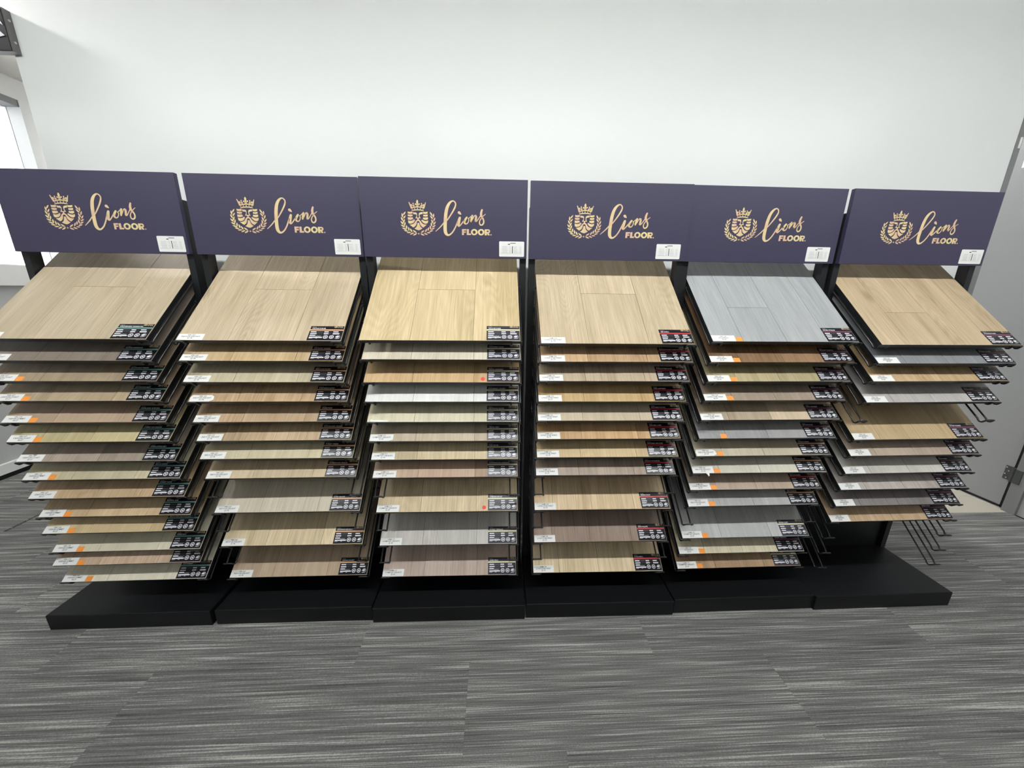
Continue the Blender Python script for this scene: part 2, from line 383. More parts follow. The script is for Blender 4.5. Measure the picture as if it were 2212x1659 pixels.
def smooth_pts(P, k=5):
    out = []
    for i in range(len(P) - 1):
        p0 = P[max(i - 1, 0)]; p1 = P[i]; p2 = P[i + 1]; p3 = P[min(i + 2, len(P) - 1)]
        for j in range(k):
            t = j / k
            out.append(tuple(0.5 * (2 * b + (c - a) * t + (2 * a - 5 * b + 4 * c - d) * t * t + (3 * b - a - 3 * c + d) * t ** 3) for a, b, c, d in zip(p0, p1, p2, p3)))
    return out + [P[-1]]
def stroke(mb, P, Hm, z, k=5):
    Q = smooth_pts(P, k); b = len(mb.v); n = len(Q)
    for i, (x, y, w) in enumerate(Q):
        x1, y1, _ = Q[max(i - 1, 0)]; x2, y2, _ = Q[min(i + 1, n - 1)]
        dx, dy = x2 - x1, y2 - y1; L_ = math.hypot(dx, dy) or 1; nx, ny = -dy / L_ * w / 2, dx / L_ * w / 2
        mb.v += [(*hom(Hm, x + nx, y + ny), z), (*hom(Hm, x - nx, y - ny), z)]
    for i in range(n - 1): mb.f.append((b + 2 * i, b + 2 * i + 1, b + 2 * i + 3, b + 2 * i + 2)); mb.m.append(0)
    for x, y, w in (Q[0], Q[-1]):                                    # round ends
        mb.poly([hom(Hm, *q) for q in ell(x, y, w / 2, w / 2, 10)], None, z + 1e-5)
CREST = [
 [(378,585),(430,602),(572,592),(572,672),(480,688),(385,668)], [(380,700),(430,712),(575,712),(575,775),(480,792),(385,768)],
 [(383,808),(430,822),(570,815),(608,880),(560,905),(480,925),(388,905)],
 [(398,930),(440,955),(500,962),(570,945),(640,900),(668,925),(665,960),(620,1030),(560,1065),(470,1075),(410,1045),(400,990)],
 [(588,612),(650,628),(710,628),(742,655),(757,710),(752,785),(750,830),(800,834),(842,828),(828,785),(820,705),(830,655),(870,628),(930,618),(978,608),(975,690),(900,700),(862,715),(852,745),(862,790),(898,860),(860,864),(836,855),(818,885),(820,912),(852,928),(890,962),(930,1030),(990,1085),(1060,1110),(1145,1112),(1010,1228),(940,1190),(890,1130),(865,1060),(850,1000),(830,975),(800,965),(765,972),(742,1005),(738,1070),(700,1160),(640,1205),(600,1222),(455,1110),(540,1105),(610,1080),(660,1030),(700,960),(740,925),(770,908),(772,882),(748,864),(715,857),(680,864),(702,822),(728,770),(733,730),(713,706),(660,700),(600,690)],
 [(775,1035),(800,1042),(828,1035),(845,1080),(870,1160),(910,1220),(975,1262),(890,1315),(815,1340),(730,1310),(650,1265),(710,1230),(750,1160),(765,1090)],
 [(990,605),(1060,610),(1178,598),(1172,668),(1090,690),(995,675)], [(1000,715),(1060,722),(1180,708),(1178,780),(1100,795),(1000,780)],
 [(1000,822),(1060,830),(1190,818),(1188,900),(1110,928),(1040,915),(980,880)],
 [(950,912),(1020,950),(1100,970),(1160,955),(1195,935),(1195,1000),(1180,1045),(1120,1078),(1050,1070),(980,1020),(920,945)],
 [(520,565),(545,535),(640,510),(780,500),(920,512),(1005,540),(1035,570),(960,562),(870,548),(780,542),(680,548),(590,562)],
 [(408,212),(438,205),(475,275),(535,440),(503,472)], [(1080,225),(1107,222),(1047,472),(1012,440),(1048,300)],
 [(500,430),(640,395),(770,383),(900,396),(1047,440),(1042,475),(900,438),(770,425),(640,440),(503,475)],
 [(535,478),(572,466),(577,508),(548,520)], [(640,452),(668,448),(672,500),(645,503)], [(755,440),(785,440),(786,492),(755,492)], [(870,448),(898,452),(894,500),(868,497)], [(985,470),(1012,480),(1000,517),(972,508)],
 [(755,118),(785,150),(800,210),(792,270),(780,305),(748,305),(728,270),(715,210),(728,150)],
 [(735,298),(790,298),(800,330),(762,342),(725,330)], [(700,318),(722,322),(775,385),(745,388)], [(825,318),(805,322),(752,385),(790,388)],
 [(600,310),(622,310),(632,405),(600,415)], [(925,320),(945,318),(940,415),(905,405)], [(505,345),(530,350),(560,415),(520,428)], [(1010,350),(990,350),(975,415),(1018,425)],
]
CREST += [ell(692, 295, 34, 30), ell(832, 292, 34, 30), ell(595, 275, 23, 40), ell(608, 355, 56, 20), ell(928, 285, 23, 40), ell(922, 360, 56, 20), ell(522, 328, 36, 36), ell(1003, 332, 34, 34)]
for a, b, w in (((298,590),(195,735),60),((150,645),(180,830),62),((300,738),(205,880),56),((110,800),(195,965),60),((265,885),(195,1060),62),((92,965),(215,1105),60),
  ((285,1000),(250,1165),62),((105,1115),(280,1210),60),((335,1130),(335,1290),64),((150,1235),(345,1310),56),((405,1195),(440,1360),60),((228,1335),(405,1375),56),
  ((475,1260),(560,1410),60),((335,1425),(515,1420),52),((575,1325),(740,1440),58),((462,1505),(635,1435),56),((590,1545),(755,1455),60),
  ((1260,600),(1365,775),60),((1415,665),(1400,840),62),((1268,745),(1385,895),58),((1470,825),(1410,985),60),((1320,895),(1395,1070),62),((1500,985),(1400,1125),58),
  ((1315,1015),(1335,1185),62),((1500,1130),(1350,1220),58),((1275,1140),(1290,1310),64),((1468,1240),(1300,1310),56),((1215,1210),(1190,1360),60),((1400,1345),(1235,1385),56),
  ((1150,1265),(1080,1415),60),((1300,1440),(1140,1430),52),((1055,1335),(905,1440),58),((1185,1515),(1025,1450),56),((1060,1545),(890,1470),60)):
    CREST.append(leaf(a, b, w))
CREST.append([(820 + (46 if i % 2 == 0 else 19) * math.sin(math.pi * i / 5), 1472 - (46 if i % 2 == 0 else 19) * math.cos(math.pi * i / 5)) for i in range(10)])
cm = MB()
for pl in CREST: cm.poly([hom(HE, *p) for p in pl], None, 0.0)
ME_CREST = cm.mesh('crest', [M['foil']])
sm = MB()
for P in ([(105,1270,22),(200,1185,34),(310,1075,40),(400,960,36),(440,905,30)],
  [(500,890,36),(535,850,42),(640,695,50),(740,530,56),(810,390,58),(838,280,50),(812,205,46),(755,158,46),(690,168,62),(620,225,86),(560,315,105),(515,430,116),(482,600,122),(465,760,122),(455,950,122),(450,1120,124),(456,1260,122),(482,1345,108),(530,1398,84),(590,1408,62),(660,1368,54),(740,1280,52),(820,1140,50),(880,1000,52),(935,870,52)],
  [(990,775,86),(965,860,104),(945,960,106),(937,1040,92),(958,1085,52),(1000,1060,44),(1060,990,42),(1120,910,44),(1180,840,50)],
  [(1245,762,68),(1195,835,80),(1160,905,82),(1165,965,70),(1212,1002,48),(1268,980,38),(1308,915,34),(1322,850,32),(1306,792,32)],
  [(1300,795,26),(1350,770,26),(1400,725,30),(1440,695,40)], [(1450,695,72),(1430,770,72),(1410,850,74),(1400,915,58)],
  [(1410,925,30),(1478,795,30),(1530,700,36),(1568,690,52)], [(1572,692,62),(1590,745,76),(1577,830,72),(1567,895,70)],
  [(1567,905,62),(1595,910,46),(1628,880,36),(1690,790,34),(1745,705,34)],
  [(1807,485,62),(1782,560,76),(1770,640,86),(1785,720,78),(1828,790,62),(1864,870,54),(1866,950,54),(1832,1018,54),(1775,1045,50),(1726,1010,46),(1712,940,40),(1736,860,36),(1790,780,36),(1860,702,32),(1935,645,26)]):
    stroke(sm, P, HS, 0.0)
sm.poly([hom(HS, *p) for p in [(908,582),(925,545),(965,530),(1002,550),(1030,600),(1048,652),(1030,662),(980,650),(930,622)]], None, 0.0)
for pl in ([(1070,1190),(1228,1190),(1228,1245),(1142,1245),(1142,1276),(1215,1276),(1215,1325),(1142,1325),(1142,1410),(1070,1410)],
           [(1245,1192),(1325,1192),(1325,1352),(1400,1352),(1400,1410),(1245,1410)],
           [(1905,1200),(1980,1200),(1980,1420),(1905,1420)], [(1978,1200),(2040,1200),(2040,1250),(1978,1250)], [(1978,1297),(2040,1297),(2040,1345),(1978,1345)],
           [(1985,1338),(2050,1338),(2097,1420),(2015,1420)], ell(2136, 1400, 24, 24, 12)):
    sm.poly([hom(HS, *p) for p in pl], None, 0.0)
def hring(cx, cy, rx, ry, ix, iy, a0, a1, n=24):
    b = len(sm.v)
    for i in range(n + 1):
        a = a0 + (a1 - a0) * i / n; c, s_ = math.cos(a), math.sin(a)
        sm.v += [(*hom(HS, cx + ix * c, cy + iy * s_), 1e-5), (*hom(HS, cx + rx * c, cy + ry * s_), 1e-5)]
    for i in range(n): sm.f.append((b + 2 * i, b + 2 * i + 1, b + 2 * i + 3, b + 2 * i + 2)); sm.m.append(0)
hring(1520, 1302, 122, 116, 54, 62, 0, 2 * math.pi); hring(1775, 1305, 122, 118, 54, 62, 0, 2 * math.pi)
hring(2034, 1272, 70, 73, 14, 24, -math.pi / 2, math.pi / 2, 14)
ME_SCRIPT = sm.mesh('logo_lettering', [M['foil']])
# small print of the same logo for the tags
sm2 = MB()
for me in (ME_CREST, ME_SCRIPT):
    b = len(sm2.v); sm2.v += [tuple(v.co) for v in me.vertices]
    for p in me.polygons: sm2.f.append(tuple(b + i for i in p.vertices)); sm2.m.append(0)
ME_SMALL = sm2.mesh('small_logo', [M['foil']])

# ------------------------------------------------------------------ lettering from the built-in font
_txt = {}
def text_mesh(lines, size, m, bold=0.0, align='CENTER', gap=1.0):
    """one flat mesh holding the lines, centred on x = 0, first baseline at y = 0"""
    key = (tuple(lines), size, m.name, align)
    if key in _txt: return _txt[key]
    cu = bpy.data.curves.new('t', 'FONT'); cu.body = '\n'.join(lines); cu.size = size; cu.align_x = align
    cu.resolution_u = 1; cu.offset = bold; cu.space_line = gap
    o = bpy.data.objects.new('t', cu); COL.objects.link(o)
    dg = bpy.context.evaluated_depsgraph_get(); dg.update()
    me = bpy.data.meshes.new_from_object(o.evaluated_get(dg)); me.name = 'print'
    bpy.data.objects.remove(o); bpy.data.curves.remove(cu)
    me.materials.clear(); me.materials.append(m); _txt[key] = me
    return me

# ------------------------------------------------------------------ shared meshes of the sample boards
BW, BL, BT = 0.274, 0.465, 0.016            # half width, length, thickness
TILT = math.radians(42.7); CT, ST = math.cos(TILT), math.sin(TILT)
ME_CORE = MB().quad_box(-BW, BW, 0.0, BL, 0.0, BT - 0.0012).mesh('board_core', [M['edge']])
G = 0.00045
_pl = {}
def plank_mesh(x0, x1, y0, y1):
    k = (round(x0, 4), round(x1, 4), round(y0, 4), round(y1, 4))
    if k not in _pl:
        _pl[k] = MB().bevel_box(x0 + (G if x0 > -BW + .001 else 0), x1 - (G if x1 < BW - .001 else 0), y0 + (G if y0 > 0 else 0), y1 - (G if y1 < BL else 0), BT - 0.0012, BT, 0.0005).mesh('plank', [M['wood']])
    return _pl[k]
# spec tag: dark card with a coloured stripe
TX0, TX1, TY0, TY1 = 0.1575, 0.2722, 0.0022, 0.0660
TWd, TH = TX1 - TX0, TY1 - TY0
def tx(f): return TX0 + TWd * f
def ty(f): return TY1 - TH * f
def tag_mesh(base, stripe):
    z = BT + 0.0001
    m = MB().quad_box(TX0, TX1, TY0, TY1, z, z + 0.0004, 0)
    m.quad_box(TX0, TX1, ty(.325), ty(.235), z + 0.0004, z + 0.00055, 1)
    return m.mesh('spec_tag', [M[base], M[stripe]])
TAGS = dict(teal=tag_mesh('tag_dark', 'teal'), copper=tag_mesh('tag_dark', 'copper'), cream=tag_mesh('tag_grey', 'cream'), red=tag_mesh('tag_dark', 'red'), plum=tag_mesh('tag_dark', 'plum'))
ZP = BT + 0.0009
pm = MB()
for x0, x1, y0, y1, mi in ((.045,.215,.385,.450,0),(.045,.235,.515,.578,0),(.045,.212,.642,.705,0),(.045,.430,.768,.838,0),(.448,.580,.385,.450,0),(.448,.590,.512,.578,0),(.715,.872,.385,.448,0),(.715,.912,.510,.585,0),
   (.23,.42,.400,.412,1),(.23,.42,.430,.440,1),(.25,.42,.535,.545,1),(.22,.40,.665,.674,1),(.22,.38,.715,.730,0),(.045,.15,.86,.880,0),(.25,.30,.86,.880,0),(.06,.14,.595,.610,1),(.455,.51,.595,.612,1),(.60,.68,.405,.415,1),(.60,.66,.530,.540,1)):
    pm.poly([(tx(x0), ty(y0)), (tx(x1), ty(y0)), (tx(x1), ty(y1)), (tx(x0), ty(y1))], None, ZP, mi)
for cx in (.527, .705):
    pm.ring(tx(cx), ty(.775), 0.0058, 0.0080, ZP, 0, 1.0, 22)
    pm.poly([(tx(cx) + a, ty(.775) + b) for a, b in ((-.0028, -.0024), (.0028, -.0024), (.0032, .0014), (.0010, .0030), (0, .0006), (-.0012, .0030), (-.0032, .0012))], None, ZP, 0)
    pm.ring(tx(cx), ty(.775), 0.0040, 0.0048, ZP, 1, 1.0, 18)
pm.ring(tx(.895), ty(.775), 0.0062, 0.0072, ZP, 0, 1.05, 20, -2.2, 2.3)
pm.poly([(tx(.815), ty(.80)), (tx(.84), ty(.715)), (tx(.925), ty(.70)), (tx(.925), ty(.79)), (tx(.89), ty(.83)), (tx(.85), ty(.81))], None, ZP, 0)
pm.poly([(tx(.815), ty(.895)), (tx(.835), ty(.875)), (tx(.94), ty(.885)), (tx(.94), ty(.893)), (tx(.85), ty(.905))], None, ZP, 0)
ME_TAGPRINT = pm.mesh('tag_print', [M['print_white'], M['print_grey']])
# price sticker outlines
PX0, PX1, PY0, PY1 = -0.2735, -0.1880, 0.0010, 0.0275
PRICE_SHAPE = dict(
  plain=[(PX0, PY0), (PX1, PY0), (PX1, PY1), (PX0, PY1)],
  hexed=[(PX0 + .004, PY0), (PX1 - .016, PY0), (PX1 - .002, .008), (PX1 - .004, .021), (PX1 - .014, PY1), (PX0 + .006, PY1), (PX0 + .001, .017)],
  notch=[(PX0, PY0), (PX1, PY0), (PX1, PY1), (-.216, PY1), (-.224, .0225), (-.232, PY1), (PX0, PY1)],
  clip=[(PX0, PY0), (PX1 - .016, PY0), (PX1, .0065), (PX1, PY1), (PX0, PY1)],
  strip=[(-.262, PY0), (-.199, PY0), (-.199, .0062), (-.232, .0080), (-.252, .0072), (-.259, .012), (-.263, .009)],
  tail=[(PX0, PY0), (-.222, PY0), (-.217, -.0035), (-.210, PY0), (PX1, PY0), (PX1, PY1), (PX0 + .002, PY1)],
)
ME_PRICE = {k: MB().poly(v, BT + 0.0001, BT + 0.0004).mesh('price_sticker', [M['paper']]) for k, v in PRICE_SHAPE.items()}
ME_FLAP = MB().poly([(-.2225, .0008), (-.2085, .0008), (-.2115, -.0100), (-.2160, -.0130), (-.2170, -.0070)], BT + 0.0001, BT + 0.0006).mesh('torn_flap', [M['paper']])
ME_ORANGE = MB().poly([(-.1872, .0010), (-.1625, .0010), (-.1625, .0190), (-.1872, .0190)], BT + 0.0001, BT + 0.0004).mesh('orange_sticker', [M['orange']])
ME_DOT = MB().poly(ell(.1425, .014, .0076, .0076, 20), BT + 0.0001, BT + 0.0004).mesh('red_dot_sticker', [M['dot']])
PRICES = dict(canyon=('VIN 127', 'CANYON COAST', '$2.27'), summit=('VIN 118', 'DESIGN SUMMIT', '$2.27'), indoor=('VIN 123', 'INDOOR DELIGHT', '$1.98'), comfort=('LAM 117', 'COMFORT HEIGHTS', '$1.49'),
  lone=('LAM 122', 'LONG STAR SPIRIT', '$1.99'), lonev=('VIN 128', 'LONG STAR SPIRIT', '$2.49'), savanna=('VIN 125', 'SAVANNAS', '$2.65'))
PRICE_TXT = {k: text_mesh(v, 0.0074, M['ink'], 0.00012, 'CENTER', 0.92) for k, v in PRICES.items()}

# wire arms: one closed loop of bent wire; the front hook holds the board's edge
def arm_mesh(s):
    xo, xi = 0.2795 * s, 0.2445 * s
    xb = 0.2840 * s
    P = [(xb, 0.300, -.0042), (xo, .28, -.0042), (xo, .15, -.0042), (xo, .014, -.0042), (xo, .007, -.0064), (xo, .001, -.0060), (xo, -.0034, -.001), (xo, -.0040, .0095), (xo - .0022 * s, -.0040, .0138), (xo - .006 * s, -.0040, .0153),
         (xi + .006 * s, -.0040, .0153), (xi + .0022 * s, -.0040, .0138), (xi, -.0040, .0095), (xi, -.0034, -.001), (xi, .001, -.0060), (xi, .007, -.0064), (xi, .014, -.0042), (xi, .15, -.0042), (xi, .285, -.0042), (xi + .006 * s, .295, -.0042), (xb - .008 * s, .298, -.0042)]
    return MB().tube(P, 0.0031, 8, 0, True).mesh('wire_arm', [M['wire']], True)
ME_ARM = (arm_mesh(-1), arm_mesh(1))

# ------------------------------------------------------------------ the racks
RACK = [(0.10760511, 0.00211435, 0.00356510), (0.74074888, 0.00583013, -0.00074685), (1.36220246, -0.00665504, -0.00402620),
        (1.98530084, -0.00506852, -0.00599636), (2.60350751, 0.00374095, 0.00821510), (3.21564387, 0.00003814, 0.00740439)]
HDX = [0.0009, 0.0039, 0.0002, -0.0019, -0.0074, 0.0082]
WHERE = ['far left rack', 'second rack from left', 'third rack from left', 'third rack from right', 'second rack from right', 'far right rack']
RACKLAB = ['black sample rack at the far left holding fourteen boards', 'black sample rack with copper striped tags, second from left', 'black sample rack with charcoal tags, third from left',
           'black sample rack with red striped tags, third from right', 'black sample rack topped by a grey board, second from right', 'black sample rack at far right with bare wire arms hanging low']
ADX = [-0.001, 0.002, 0.0, -0.002, -0.003, 0.004]
HB, HH = 1.4294, 0.2713
ME_POST = MB().quad_box(-0.012, 0.012, 0.016, 0.056, 0.069, 1.617).mesh('upright_post', [M['metal']])
ME_BASE = MB().bevel_box(-0.3075, 0.3075, -0.2655, 0.070, 0.0, 0.0689, 0.0022).mesh('base_platform', [M['laminate']])
ME_BACK = MB().quad_box(-0.281, 0.281, 0.034, 0.048, 0.069, 0.355).mesh('back_panel', [M['metal']])
ME_RAIL = MB().quad_box(-0.281, 0.281, 0.030, 0.046, 1.52, 1.58).mesh('top_rail', [M['metal']])
ME_HEAD = MB().quad_box(-0.305, 0.305, 0.0, 0.0158, HB, HB + HH).mesh('header_panel', [M['navy']])
# information sticker on the header
sx0, sx1, sz0, sz1 = 0.2005, 0.2955, 0.0065, 0.0610
def rrect(x0, x1, y0, y1, r, n=4):
    out = []
    for cx, cy, a in ((x1 - r, y1 - r, 0), (x0 + r, y1 - r, 90), (x0 + r, y0 + r, 180), (x1 - r, y0 + r, 270)):
        for i in range(n + 1): t_ = math.radians(a + 90 * i / n); out.append((cx + r * math.cos(t_), cy + r * math.sin(t_)))
    return out
ME_INFO = MB().poly(rrect(sx0, sx1, sz0, sz1, 0.0035), 0.0, 0.0005).mesh('info_sticker', [M['paper']])
im = MB()
def ir(x0, x1, y0, y1, mi): im.poly([(sx0 + (sx1 - sx0) * x0, sz1 - (sz1 - sz0) * y0), (sx0 + (sx1 - sx0) * x1, sz1 - (sz1 - sz0) * y0), (sx0 + (sx1 - sx0) * x1, sz1 - (sz1 - sz0) * y1), (sx0 + (sx1 - sx0) * x0, sz1 - (sz1 - sz0) * y1)], None, 0.0009, mi)
ir(.44, .66, .095, .135, 0); ir(.355, .435, .165, .215, 1); ir(.515, .540, .305, .785, 1)
rr = random.Random(3)
for k in range(6):
    y = .33 + k * .078
    ir(.10 + .04 * rr.random(), .30 + .05 * rr.random(), y, y + .022, 2); ir(.395, .475, y, y + .022, 2)
    ir(.58, .70 + .06 * rr.random(), y, y + .022, 2); ir(.80, .90, y, y + .022, 2)
ir(.06, .48, .775, .792, 2); ir(.57, .90, .79, .805, 2)
ME_INFOPRINT = im.mesh('sticker_print', [M['ink'], M['black_ink'], M['ink_light']])

ORD = ['topmost', 'second from top', 'third from top', 'fourth from top', 'fifth from top', 'sixth from top', 'seventh from top', 'eighth from top', 'ninth from top', 'tenth from top', 'eleventh from top', 'twelfth from top', 'thirteenth from top', 'lowest']
# per board: z of front edge, dx, dy, dyaw, colour, colour word, plank layout, tag, name, price, price shape, orange, extra grain strength
Z = [0, 1, 2]
B = [[] for _ in range(6)]
B[0] = [
 (1.1405,0,0,.001,(200,180,146),'light beige oak','j','teal','WILDERNESS WARRIORS','canyon','plain',0,.9), (1.0670,0,0,.002,(138,122,108),'grey brown','w','teal','ALPINE AMBIENCE','canyon','plain',0,.8), (.9960,0,0,.002,(172,150,118),'tan oak','w','teal','ACCOLADE TREND','canyon','plain',1,.9),
 (.9259,-.0015,-.0013,-.0015,(190,166,128),'warm tan','w','teal','MOUNTAIN MIST','canyon','plain',1,.9), (.8469,-.0024,-.0009,.0028,(193,163,132),'pinkish tan','w','teal','HIGHLAND AURORA','summit','plain',1,.5), (.7753,-.0038,-.0056,.0019,(204,188,134),'yellowish oak','f','teal','SUMMIT SHORELINE','canyon','plain',1,.8),
 (.6975,-.0028,-.0014,-.0015,(174,156,138),'greyish taupe','f','teal','EVERLASTING SKY','canyon','notch',0,.9), (.6255,-.0026,-.002,.0043,(207,194,156),'pale straw','w','teal','BEACH BLEND','summit','plain',1,.7), (.5504,-.0026,-.0036,.0072,(204,172,130),'honey tan','w','teal','SUNSET HOPE','canyon','plain',0,1.1),
 (.4686,.0005,.0016,.0017,(208,178,132),'golden tan','w','teal','BLISSFUL OAK','summit','plain',1,.9), (.4008,-.0003,-.0031,.0072,(212,186,136),'golden oak','w','teal','REDSTONE CREEK','summit','plain',1,.7), (.3145,.0042,.0011,.0072,(222,213,184),'pale cream','w','teal','PEBBLE BAY','summit','plain',1,.5),
 (.2598,-.0012,-.0067,.0082,(202,172,142),'rosy tan','w','teal','CANYON ROSE','summit','plain',1,1.0), (.177,.0003,-.0012,.0036,(222,214,190),'off white','w','teal','SNOWDRIFT','summit','plain',1,.6)]
B[1] = [
 (1.1368,.0036,.0055,-.0003,(206,184,148),'light oak','j','copper','CASTLE FORGE','indoor','plain',0,1.0), (1.0669,.0021,.0027,.0001,(212,178,126),'golden oak','w','copper','COUNTRY BREEZE','indoor','plain',0,.9), (.9917,-.0008,.0008,-.0009,(200,186,150),'pale khaki','w','copper','PEACOCK PLUSH','indoor','plain',0,.9),
 (.9208,.0033,-.0002,.0056,(204,168,122),'honey brown','w','copper','FORTRESS DAWN','indoor','hexed',0,1.2), (.8439,.0035,.001,.0072,(196,162,120),'tan brown','w','copper','FARMSTEAD','indoor','plain',0,1.0), (.7722,.0024,-.0004,.0073,(200,170,128),'mixed tan','w','copper','WOODLAND CHARM','indoor','plain',0,1.2),
 (.7021,.002,-.0041,.0059,(214,200,160),'pale cream oak','w','copper','FOREST TIMBER','indoor','plain',0,.6), (.622,.0051,-.0021,.0085,(212,188,148),'light honey','w','copper','HOMEWOOD WALTZ','indoor','plain',0,1.0), (.4726,.0035,.0023,.0026,(212,200,176),'pale greige','w','copper','LUNA CLOUD','indoor','plain',0,.8),
 (.3238,.0014,-.0001,-.001,(224,202,158),'light golden','w','copper','SHOWHOUSE DECOR','indoor','plain',0,1.0), (.1716,.0041,.003,.0016,(188,162,132),'taupe brown','w','copper','INDIAN HONEY','indoor','plain',0,.9)]
B[2] = [
 (1.1434,0,-.0048,.0036,(224,198,146),'golden beige','j','cream','VILLAGE PARK',None,'plain',0,.9), (1.0772,.0017,-.0027,.0033,(226,214,188),'pale whitewashed','w','cream','COUNTRY CLUB',None,'plain',0,.8), (.9951,.0003,-.0015,.0008,(214,176,118),'amber oak','w','cream','MAPLE GARDENS',None,'plain',0,.8),
 (.9233,-.0014,-.0008,-.0018,(240,240,236),'white ash','w','cream','ROOSEVELT COURT',None,'plain',0,.45), (.8464,-.0014,-.0012,-.0001,(226,217,182),'pale ivory','w','cream','REDWOOD PLACE',None,'strip',0,.6), (.7703,-.0016,.0013,-.0012,(206,188,158),'light taupe','w','cream','CEDAR VIEW','comfort','clip',0,.7),
 (.6963,-.0008,.0008,.001,(216,196,152),'pale khaki oak','w','cream','OAK RIDGE','comfort','plain',0,1.0), (.6232,-.0006,-.0011,.0023,(200,168,140),'dusty rose tan','w','cream','HUNTINGTON GARDENS','comfort','plain',0,.9), (.4749,.0004,-.0021,-.0005,(226,202,158),'light wheat','w','cream','CAMDEN RIDGE','comfort','plain',0,1.1),
 (.3226,.0002,.0002,-.0009,(206,201,194),'light grey','w','cream','SUNSET TERRACE','comfort','plain',0,.9), (.1749,-.001,-.0028,-.0034,(186,164,150),'mauve grey','w','cream','RIVER HILLS','comfort','plain',0,.9)]
B[3] = [
 (1.1340,-.0011,.0025,.0045,(212,190,152),'sandy beige','j','red','SEA SHELL','lone','plain',0,1.0), (1.0693,.0006,.002,.0056,(206,166,116),'amber brown','w','red','BLACKTHORN HARDWOOD','lone','plain',0,1.1), (.9984,-.0028,.0011,-.0013,(194,172,140),'greige','w','red','FORGOTTEN ROSE','lone','plain',0,1.0),
 (.921,-.0034,.003,.0021,(206,170,106),'golden amber','w','red','OAK LANTERN','lone','plain',0,1.0), (.8466,-.0039,.0032,.0016,(210,192,160),'pale beige','w','red','AUTUMN TOUCH','lone','plain',0,.7), (.7725,-.0027,.0051,.0043,(206,162,104),'caramel oak','w','red','OAK RED ACED','lone','plain',0,1.0),
 (.6984,-.0032,.0025,.001,(214,186,134),'light honey oak','w','red','NATURAL GROUND','lone','plain',0,.8), (.6225,-.0044,.0027,.0001,(174,154,138),'dusty taupe','w','red','BALLROOM BARREL','lone','plain',0,1.0), (.4694,-.0056,.0041,.0009,(224,194,148),'wheat oak','n','red','SIERRA PALM','lone','plain',0,1.2),
 (.3224,-.0035,-.0002,-.0002,(158,134,118),'dark taupe brown','n','red','CHOCOLATE','lone','plain',0,1.2), (.1724,-.0033,.0013,-.0014,(228,204,160),'light golden beige','f','red','DUNE MESA','lone','plain',0,1.1)]
B[4] = [
 (1.1430,-.0042,.0037,-.0025,(176,180,182),'cool grey','g','plum','SILVER STREAM','savanna','plain',1,.8), (1.0680,-.0017,.0015,.0034,(150,110,68),'dark brown','f','plum','WALNUT RANCH','savanna','plain',1,1.5), (.9961,-.0012,-.0001,.0008,(188,172,122),'olive tan','f','plum','DESERT STONE','savanna','plain',1,.9),
 (.9224,-.0017,.001,-.0015,(162,142,122),'greyish brown','f','plum','MEADOW BROWN','lonev','plain',1,.8), (.8445,-.0028,.0021,-.0006,(196,174,142),'two tone beige','f','plum','TWO HARVEST','lonev','plain',0,.8), (.7694,-.0009,.0009,-.0027,(162,161,162),'mid grey','f','plum','MOON ROCK',None,'plain',1,.8),
 (.6954,-.0021,.002,-.0007,(206,193,164),'pale sand','f','copper','OCEAN SANDS','indoor','hexed',1,.7), (.6216,-.0039,.0004,-.0064,(212,207,188),'pale ivory grey','f','copper','WINTER HAZE','indoor','tail',1,.6), (.5467,-.0033,.0029,-.0042,(184,162,140),'taupe','f','red','BROWN RIVER','lone','plain',1,.9),
 (.474,-.0019,.0008,.0007,(178,176,175),'ash grey','f','copper','ASH HARBOR','indoor','plain',1,.8), (.3218,-.0048,.0027,-.0044,(190,191,190),'silver grey','w','cream','SILVER POINT','comfort','plain',1,.7), (.2431,-.006,.0054,-.0028,(216,205,172),'pale cream','f','plum','CREAM CANYON','savanna','plain',1,.8),
 (.1692,-.0052,.0042,-.001,(180,146,108),'chestnut tan','w','cream','CHESTNUT PARK','comfort','plain',1,1.0)]
B[5] = [
 (1.1359,.0041,-.0048,.0038,(202,176,136),'warm tan oak','k','plum','GOLDEN PLAIN',None,'plain',0,1.0), (1.0675,.006,-.0073,.0065,(142,144,148),'slate grey','f','plum','STORM CLOUD','savanna','plain',0,1.0), (.9995,.006,-.0057,.0110,(214,178,124),'golden tan','f','plum','SUNNY VALLEY','savanna','plain',0,1.0),
 (.917,.0056,-.004,.0100,(194,188,184),'pale grey','f','plum','PALE DAWN','savanna','plain',0,.8), (.7632,.003,.0008,.0080,(208,178,128),'honey oak','f','plum','HONEY PRAIRIE','savanna','plain',0,.8), (.6954,.0034,-.002,.0058,(190,168,148),'pinkish beige','f','plum','DUSK TRAIL','savanna','plain',0,.7),
 (.6176,.003,-.0007,.0090,(206,201,192),'off white grey','f','plum','FROST FIELD','savanna','plain',0,.7), (.5457,.0017,-.0022,.0045,(188,177,170),'light taupe grey','f','plum','STONE PATH','savanna','plain',0,1.1), (.4696,.0008,-.0007,.0035,(140,132,131),'dark grey','f','plum','DARK HOLLOW','savanna','plain',0,1.0),
 (.3943,.0013,.0016,.0080,(200,168,128),'amber tan','f','plum','AMBER FIELD','savanna','plain',0,1.0)]
EMPTY = [[], [.547, .3985, .2475], [.547, .3985, .2475], [.547, .3985, .2475], [.3965], [.8445, .3215, .2470, .1725]]
EMPTY_SIDE = {}
LAYOUT = dict(w=(.307, .702), f=(.2, .505, .8), n=(.135, .42, .735), j=(.31, .703), g=(.206, .504, .79), k=(.2, .515, .8))
JOINT = dict(j=(1, .2485), g=(1, .168), k=(1, .160))
TAGWORD = dict(teal='teal striped tag', copper='copper striped tag', cream='cream striped tag', red='red striped tag', plum='plum striped tag')

